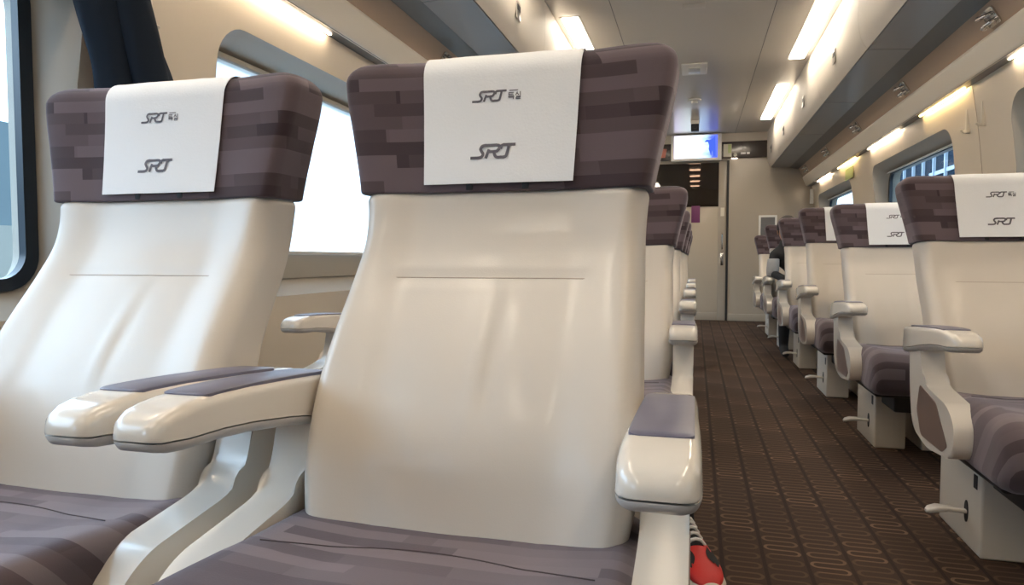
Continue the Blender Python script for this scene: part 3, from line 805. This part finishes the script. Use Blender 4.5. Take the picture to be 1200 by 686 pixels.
BY = [1.59, 2.92, 4.25, 5.58, 6.91, 8.24, 9.29]
BY2 = [-2.4, -1.07, .26]+BY
for s in (-1, 1):
    nb = len(BY2)-1
    for k in range(nb):
        t = make_bin(s, BY2[k], BY2[k+1])
        far = nb-1-k
        od = ['closest to the end wall', 'second from the end wall', 'third from the end wall', 'fourth from the end wall', 'fifth from the end wall', 'sixth from the end wall', 'seventh from the end wall', 'eighth from the end wall', 'ninth from the end wall'][far]
        tag(t, 'cream overhead luggage bin on the %s side, %s' % ('left' if s < 0 else 'right', od), 'luggage bin', 'cream overhead luggage bins')

# chrome hooks on the soffit
def make_hook():
    t = empty('coat_hook')
    g = G(); g.prism(round_poly([(-.033, -.045), (.033, -.045), (.033, .045), (-.033, .045)], .012, 4), 'z', -.003, .004, .0015, 2); g.build('plate', M['chrome'], t)
    for sx in (-1, 1):
        g = G(); g.tube([(sx*.012, -.02, -.002), (sx*.014, -.02, -.022), (sx*.016, -.005, -.034), (sx*.018, .018, -.034), (sx*.020, .032, -.022)], [.007, .007, .0075, .008, .010], 10)
        g.disc((sx*.020, .034, -.026), 'z', .010, .010, 14, .003); g.build('prong', M['chrome'], t)
    return t
h0 = make_hook(); first = True
hy = [3.56, 4.88, 6.18, 7.50, 8.82]
hl = ['nearest, at the top edge', 'second from the camera', 'third from the camera', 'fourth from the camera', 'farthest, near the end wall']
for s, ks in ((1, range(5)), (-1, (0,))):
    for k in ks:
        o = h0 if first else copy_tree(h0); first = False
        th_ = math.atan2(1.937-1.832, 1.335-1.272)
        # local z axis points out of the soffit towards the room floor
        nrm = Vector((-s*math.sin(th_), 0, -math.cos(th_))).normalized()
        zax = -nrm; yax = Vector((0, 1, 0)); xax = yax.cross(zax)
        mtx = Matrix((xax, yax, zax)).transposed().to_4x4()
        o.matrix_world = Matrix.Translation(Vector((CX+s*1.302, hy[k], 1.884))+nrm*.004)@mtx@Matrix.Scale(1.25, 4)
        tag(o, 'chrome double hook on the %s brown soffit, %s' % ('right' if s > 0 else 'left', hl[k]), 'hook', 'chrome hooks on the brown soffit')

# slim wall hooks on the pillars
def wall_hook(s, y, z, label):
    t = tag(empty('wall_hook', (CX+s*1.455, y, z)), label, 'hook', 'slim cream wall hooks')
    g = G(); g.box(min(-s*.008, s*.03), max(-s*.008, s*.03), -.009, .009, -.055, .075, .004); g.build('backplate', M['lip'], t)
    g = G(); g.tube([(-s*.004, 0, -.04), (-s*.022, 0, -.048), (-s*.030, 0, -.036)], [.006, .006, .008], 10); g.disc((-s*.006, 0, -.055), 'z', .012, .010, 16, .002); g.build('peg', M['lip'], t)
wall_hook(-1, 1.62, 1.49, 'slim cream hook on the left pillar beside the navy coat')
wall_hook(1, 4.06, 1.54, 'slim wall hook on the right pillar, the nearer of two')
wall_hook(1, 4.27, 1.54, 'slim wall hook on the right pillar, the farther of two')

# cove lights under the lip
for s, segs, m in ((1, [(.3, 1.1), (1.7, 2.4), (2.75, 3.66), (4.20, 4.95), (5.42, 6.32), (6.78, 7.56), (7.99, 8.75)], 'cove'), (-1, [(-1.9, -1.2), (-.7, .1), (.5, 1.0), (1.15, 2.54), (3.6, 4.4)], 'covew')):
    for k, (a, b) in enumerate(segs):
        g = G(); x = CX+s*1.413; g.box(-.005, .005, -(b-a)/2, (b-a)/2, -.0035, 0, .001)
        o = g.build('cove_light', M[m] if (s < 0 or k in (3, 5)) else M['covew'], None, True, 40, (x, (a+b)/2, 1.7165))
        tag(o, 'warm cove light under the %s ledge, %s' % ('right' if s > 0 else 'left', ('nearest the end wall' if (s > 0 and k == len(segs)-1) else ['first', 'second', 'third', 'fourth', 'fifth', 'sixth', 'seventh'][k]+' from behind the camera')), 'light', 'cove lights under the window ledge')
# exit sticker on right wall and small white bracket at corner
g = G(); g.box(-.003, .003, -.16, .16, -.055, .055, .001, 1); tag(g.build('green_sticker', M['green'], None, loc=(CX+1.436, 7.15, 1.615)), 'pale green sticker on the right wall above the far window', 'sticker')
g = G(); g.box(-.02, .02, -.02, .02, -.09, .09, .005); tag(g.build('corner_bracket', M['white'], None, loc=(CX+1.42, 9.2, 1.58)), 'small white upright fitting in the far right corner', 'fitting')
# framed notice low on end wall
t = tag(empty('framed_notice', (.885, YE-.02, 1.21)), 'white framed dark notice on the end wall above the far seats', 'notice')
g = G(); g.box(-.11, .11, 0, .019, -.15, .15, .004); g.build('frame', M['white'], t)
g = G(); g.box(-.085, .085, -.003, 0, -.125, .125); g.build('dark_sheet', M['dgrey'], t, False)

# ------------------------------------------------------------------ navy coat hanging on the left pillar
def make_coat():
    rings = []; N = 60
    for i in range(34):
        f = i/33; z = 1.66-f*.95
        wdt = crom([(0, .07), (.1, .11), (.2, .145), (.43, .205), (.7, .235), (1, .25)], f)
        dep = crom([(0, .05), (.15, .085), (.5, .08), (1, .075)], f)
        yc = crom([(0, 1.40), (.2, 1.425), (.43, 1.515), (1, 1.57)], f)
        ring = []
        for k in range(N):
            a = 2*math.pi*k/N
            fold = 1+.10*math.sin(5*a+1.3)*min(1, f*2)+.06*math.sin(9*a+f*3)*f
            ring.append((CX-1.40+math.cos(a)*dep*.5*fold*1.5, yc+math.sin(a)*wdt*.62*(1+.03*math.sin(7*a+f*2)), z))
        rings.append(ring)
    V, F = loft(rings)
    t = tag(empty('hanging_coat', (CX-1.38, 1.40, 1.66)), 'dark navy coat hanging on the left wall between the windows', 'coat')
    o = mesh_obj('coat_body', [Vector(v)-Vector(t.location) for v in V], F, M['navy'], t, sharp=80)
    # sleeve hanging at the near side
    rings = []
    for i in range(20):
        f = i/19; z = 1.60-f*.55
        rings.append([(CX-1.345+math.cos(2*math.pi*k/20)*.040*(1+.1*math.sin(f*11+k)), 1.40+.16*f+math.sin(2*math.pi*k/20)*.055, z) for k in range(20)])
    V, F = loft(rings); mesh_obj('sleeve', [Vector(v)-Vector(t.location) for v in V], F, M['navy'], t, sharp=80)
    g = G(); g.tube([(0, 0, 0), (-.02, 0, .03), (-.03, 0, .045)], .004, 8); g.build('hanging_loop', M['navy'], t)
make_coat()

# ------------------------------------------------------------------ shoe standing in the aisle
def make_shoe():
    t = tag(empty('sneaker', (0.0, 0, 0)), 'red and black lace-up sneaker with white sole on the carpet', 'shoe')
    L = .30
    W = [(0, .020), (.02, .030), (.06, .035), (.13, .034), (.19, .043), (.23, .046), (.27, .038), (.29, .024), (.30, .008)]
    H = [(0, .085), (.03, .10), (.08, .102), (.12, .095), (.17, .078), (.21, .062), (.25, .052), (.28, .042), (.30, .025)]
    def ring(y, w, z0, z1, n=28):
        out = []
        for k in range(n):
            a = 2*math.pi*k/n; c, s_ = math.cos(a), math.sin(a)
            ex = .75
            out.append((math.copysign(abs(c)**ex, c)*w*(1 if s_ < 0 else (1-.35*s_*s_)), -y, (z0+z1)/2+math.copysign(abs(s_)**ex, s_)*(z1-z0)/2))
        return out
    ys = [L*i/30 for i in range(31)]
    V, F = loft([ring(y, crom(W, y), .018, crom(H, y)) for y in ys]); up = mesh_obj('upper', V, F, M['red'], t, sharp=80)
    V, F = loft([ring(y, crom(W, y)*1.10+.003, 0.0, .028+.006*max(0, (y-.24)/.06)) for y in [.0-.004]+ys[1:-1]+[L+.004]]); mesh_obj('sole', V, F, M['sole'], t, sharp=60)
    # tongue, black side patch, laces
    V, F = loft([ring(y, crom(W, y)*.52, .04, crom(H, y)+.008) for y in [.045+.012*i for i in range(12)]]); mesh_obj('tongue', V, F, M['shoeblack'], t, sharp=80)
    for i in range(6):
        y = .065+.021*i; h = crom(H, y)+.009; w = crom(W, y)*.62
        g = G(); g.tube([(-w, -y+.004, h-.016), (-w*.5, -y, h-.001), (0, -y, h+.002), (w*.5, -y, h-.001), (w, -y+.004, h-.016)], .0045, 8); g.build('lace', M['white'], t)
    # side patch: a rounded shape following the upper's flank and top
    for s in (1, -1):
        PV = []; PF = []; nn = 14
        for i in range(nn+1):
            for j in range(7):
                y = .185+.055*i/nn; a = R(18+52*j/6); yl = y+.008*math.sin(j)
                w = crom(W, yl); z0, z1 = .018, crom(H, yl); ex = .75
                c, s_ = math.cos(a), math.sin(a)
                shrink = math.sin(math.pi*(i+.6)/(nn+1.2))
                a = R(44+(a*180/math.pi-44)*(.25+.75*shrink)); c, s_ = math.cos(a), math.sin(a)
                PV.append(((c**ex*w*(1-.35*s_*s_)+.0015)*s, -yl, (z0+z1)/2+s_**ex*(z1-z0)/2+.0022))
        for i in range(nn):
            for j in range(6): PF.append([i*7+j, i*7+j+1, (i+1)*7+j+1, (i+1)*7+j])
        mesh_obj('side_patch', PV, PF, M['shoeblack'], t, sharp=80)
    g = G(); g.tube([(0, -.045, .075), (0, -.042, .12), (0, -.035, .17)], [.034, .032, .036], 20); g.build('sock', M['shoeblack'], t)
    t.location = (-.040, 1.93, 0); t.rotation_euler = (0, 0, R(17))
make_shoe()

# ------------------------------------------------------------------ seated passenger
def skin_fig(name, joints, edges, m, parent, sub=2):
    me = bpy.data.meshes.new(name); me.from_pydata([j[:3] for j in joints], edges, [])
    o = bpy.data.objects.new(name, me); COL.objects.link(o)
    sk = o.modifiers.new('skin', 'SKIN'); sk.use_smooth_shade = True
    for i, j in enumerate(joints):
        sv = me.skin_vertices[0].data[i]; r = j[3]; sv.radius = r if isinstance(r, tuple) else (r, r)
        sv.use_root = (i == 0)
    ss = o.modifiers.new('sub', 'SUBSURF'); ss.levels = sub; ss.render_levels = sub
    dg = bpy.context.evaluated_depsgraph_get()
    me2 = bpy.data.meshes.new_from_object(o.evaluated_get(dg)); bpy.data.objects.remove(o)
    me2.polygons.foreach_set('use_smooth', [True]*len(me2.polygons))
    me2.materials.clear(); me2.materials.append(m)
    n = bpy.data.objects.new(name, me2); COL.objects.link(n)
    if parent: n.parent = parent
    return n

def blob(name, c, r, m, parent, squash=None, rot=None):
    bm = bmesh.new(); bmesh.ops.create_uvsphere(bm, u_segments=28, v_segments=18, radius=1)
    V = []
    for v in bm.verts:
        p = Vector((v.co.x*r[0], v.co.y*r[1], v.co.z*r[2]))
        if squash: p = squash(p)
        v.co = p+Vector(c)
    me = bpy.data.meshes.new(name); bm.to_mesh(me); bm.free()
    return finish(name, me, m, parent, True, 80)

def make_person(X, Y):
    t = tag(empty('person', (X, Y, 0)), 'passenger in black seated in the fifth right hand seat, leaning to the aisle', 'person')
    # body in one continuous surface (skin tone under the clothes), local: faces -y
    J = [(0, -.02, .57, .115), (-.02, .0, .68, (.125, .10)), (-.07, .03, .78, (.14, .10)), (-.12, .04, .87, (.12, .085)), (-.15, .02, .93, .048), (-.165, .0, .98, .044),
         (.09, -.02, .52, .085), (.11, -.40, .54, .065), (.11, -.42, .28, .05), (.11, -.40, .09, .038), (.11, -.50, .05, .035), (.11, -.56, .04, .028),
         (-.09, -.02, .52, .085), (-.17, -.40, .54, .065), (-.20, -.42, .28, .05), (-.20, -.40, .09, .038), (-.20, -.50, .05, .035), (-.20, -.56, .04, .028),
         (.03, .04, .87, .05), (.12, -.02, .68, .040), (.06, -.22, .62, .032),
         (-.24, .03, .83, .048), (-.26, -.04, .68, .038), (-.17, -.24, .63, .030)]
    E = [(0, 1), (1, 2), (2, 3), (3, 4), (4, 5), (0, 6), (6, 7), (7, 8), (8, 9), (9, 10), (10, 11), (0, 12), (12, 13), (13, 14), (14, 15), (15, 16), (16, 17), (3, 18), (18, 19), (19, 20), (3, 21), (21, 22), (22, 23)]
    body_ = skin_fig('body', J, E, M['jacket'], t)
    def face(p):
        if p.z < 0: p.x *= 1+.25*p.z/.12; p.y *= 1+.12*p.z/.12
        f = max(0, -p.y/.095)
        p.y -= .016*gauss(p.x, .013)*gauss(p.z+.012, .022)*f     # nose
        p.y += .006*(gauss(p.x-.032, .016)+gauss(p.x+.032, .016))*gauss(p.z-.012, .012)*f
        p.y -= .004*gauss(p.x, .022)*gauss(p.z+.055, .008)*f
        return p
    hc = (-.140, -.02, 1.045)
    h = blob('head', hc, (.076, .095, .118), M['skin'], t, face)
    for s in (-1, 1):
        blob('ear', (hc[0]+s*.076, hc[1]+.01, hc[2]-.005), (.008, .018, .030), M['skin'], h)
        blob('eye', (hc[0]+s*.031, hc[1]-.084, hc[2]+.010), (.011, .006, .007), M['black'], h)
    blob('hair', (hc[0], hc[1]+.016, hc[2]+.028), (.086, .098, .108), M['hair'], t)
    for s, hx in ((1, .06), (-1, -.17)):
        JJ = [(hx, -.22, .625, .024), (hx-s*.02, -.27, .615, (.028, .016)), (hx-s*.035, -.31, .605, (.030, .014))]
        EE = [(0, 1), (1, 2)]
        for q in range(4):
            ox = (q-1.5)*.017; n = len(JJ); ln = (.9, 1.05, 1, .8)[q]
            JJ += [(hx-s*.035+ox, -.335*1.0, .604, .0085), (hx-s*.04+ox, -.335-.028*ln, .596, .0078), (hx-s*.042+ox, -.335-.042*ln, .577, .0068)]
            EE += [(2, n), (n, n+1), (n+1, n+2)]
        n = len(JJ); JJ += [(hx-s*.052, -.272, .606, .010), (hx-s*.066, -.30, .596, .0085)]; EE += [(1, n), (n, n+1)]
        skin_fig('hand', JJ, EE, M['skin'], t, 1)
    V, F = loft([[(-.255+.05*(z-.7)+math.cos(2*math.pi*k/24)*.048*w, -.035+math.sin(2*math.pi*k/24)*.060*w, z) for k in range(24)] for z, w in ((.655, .75), (.66, 1.0), (.71, 1.08), (.77, 1.05), (.80, 1.0), (.805, .8))])
    mesh_obj('grey_sleeve', V, F, M['greyc'], t, sharp=80)
make_person(.90, 6.31)

# ------------------------------------------------------------------ outside
g = G(); g.box(-200, 200, -120, 260, -1.3, -1.2); struct(g.build('ground', M['ground'], None, False))
t = tag(empty('noise_barrier', (-11, 15, -1.2)), 'long pale trackside barrier outside the left windows', 'barrier')
g = G(); g.box(-.15, .15, -40, 60, 0, 2.55); g.build('concrete_base', M['conc'], t, False)
g = G(); g.box(-.06, .06, -40, 60, 2.55, 4.25); g.build('upper_panel', M['haze'], t, False)
# office building beyond the right windows
t = tag(empty('office_building', (21, 74, -1.2)), 'dark blue building with white upright strips outside the right window', 'building')
g = G(); g.box(0, 16, -32, 14, 0, 30, .1); g.build('facade', M['bld'], t, False)
random.seed(3)
for i in range(15):
    y = -31+3.05*i
    g = G(); g.box(-.25, 0, y-.09, y+.09, 1+random.random()*6, 30); g.build('white_strip', M['mull'], t, False)
for i in range(4):
    z = 3.2+6.4*i; y = -30+random.random()*12
    g = G(); g.box(-.12, 0, y, y+8+random.random()*18, z, z+.35); g.build('floor_band', M['mull'], t, False)

# ------------------------------------------------------------------ world light
w = bpy.data.worlds.new('daylight'); bpy.context.scene.world = w; w.use_nodes = True
nt = w.node_tree; nt.nodes.clear()
tc = nt.nodes.new('ShaderNodeTexCoord'); sp = nt.nodes.new('ShaderNodeSeparateXYZ'); nt.links.new(tc.outputs['Generated'], sp.inputs[0])
mr = nt.nodes.new('ShaderNodeMapRange'); mr.inputs[1].default_value = -.35; mr.inputs[2].default_value = .45; nt.links.new(sp.outputs[0], mr.inputs[0])
mx = nt.nodes.new('ShaderNodeMixRGB'); mx.inputs[1].default_value = (2.9, 3.9, 5.0, 1); mx.inputs[2].default_value = (.30, .50, .68, 1)
nt.links.new(mr.outputs[0], mx.inputs[0])
bg = nt.nodes.new('ShaderNodeBackground'); bg.inputs[1].default_value = 1.0
nt.links.new(mx.outputs[0], bg.inputs[0])
ow = nt.nodes.new('ShaderNodeOutputWorld'); nt.links.new(bg.outputs[0], ow.inputs[0])

# ------------------------------------------------------------------ camera
f = 800.; vx, vy = 815-600, 343-304
yv = Vector((vx, vy, -f)).normalized()
uv = Vector((0, f, vy)).normalized()
xv = yv.cross(uv)
cam = bpy.data.cameras.new('camera'); co = bpy.data.objects.new('camera', cam); COL.objects.link(co)
cam.sensor_width = 36; cam.lens = f/1200*36; cam.clip_start = .02; cam.clip_end = 500
rot = Matrix((xv, yv, uv))     # rows: world axes in camera space -> camera-to-world
co.matrix_world = Matrix.Translation((0, 0, .80))@rot.to_4x4()
sc = bpy.context.scene; sc.camera = co
sc.view_settings.view_transform = 'Standard'; sc.view_settings.look = 'None'; sc.view_settings.gamma = 1
sc.view_settings.exposure = 0.78; sc.view_settings.use_curve_mapping = False
sc.cycles.use_denoising = True
sc.cycles.max_bounces = 10; sc.cycles.diffuse_bounces = 6; sc.cycles.transparent_max_bounces = 12
sc.cycles.sample_clamp_indirect = 6
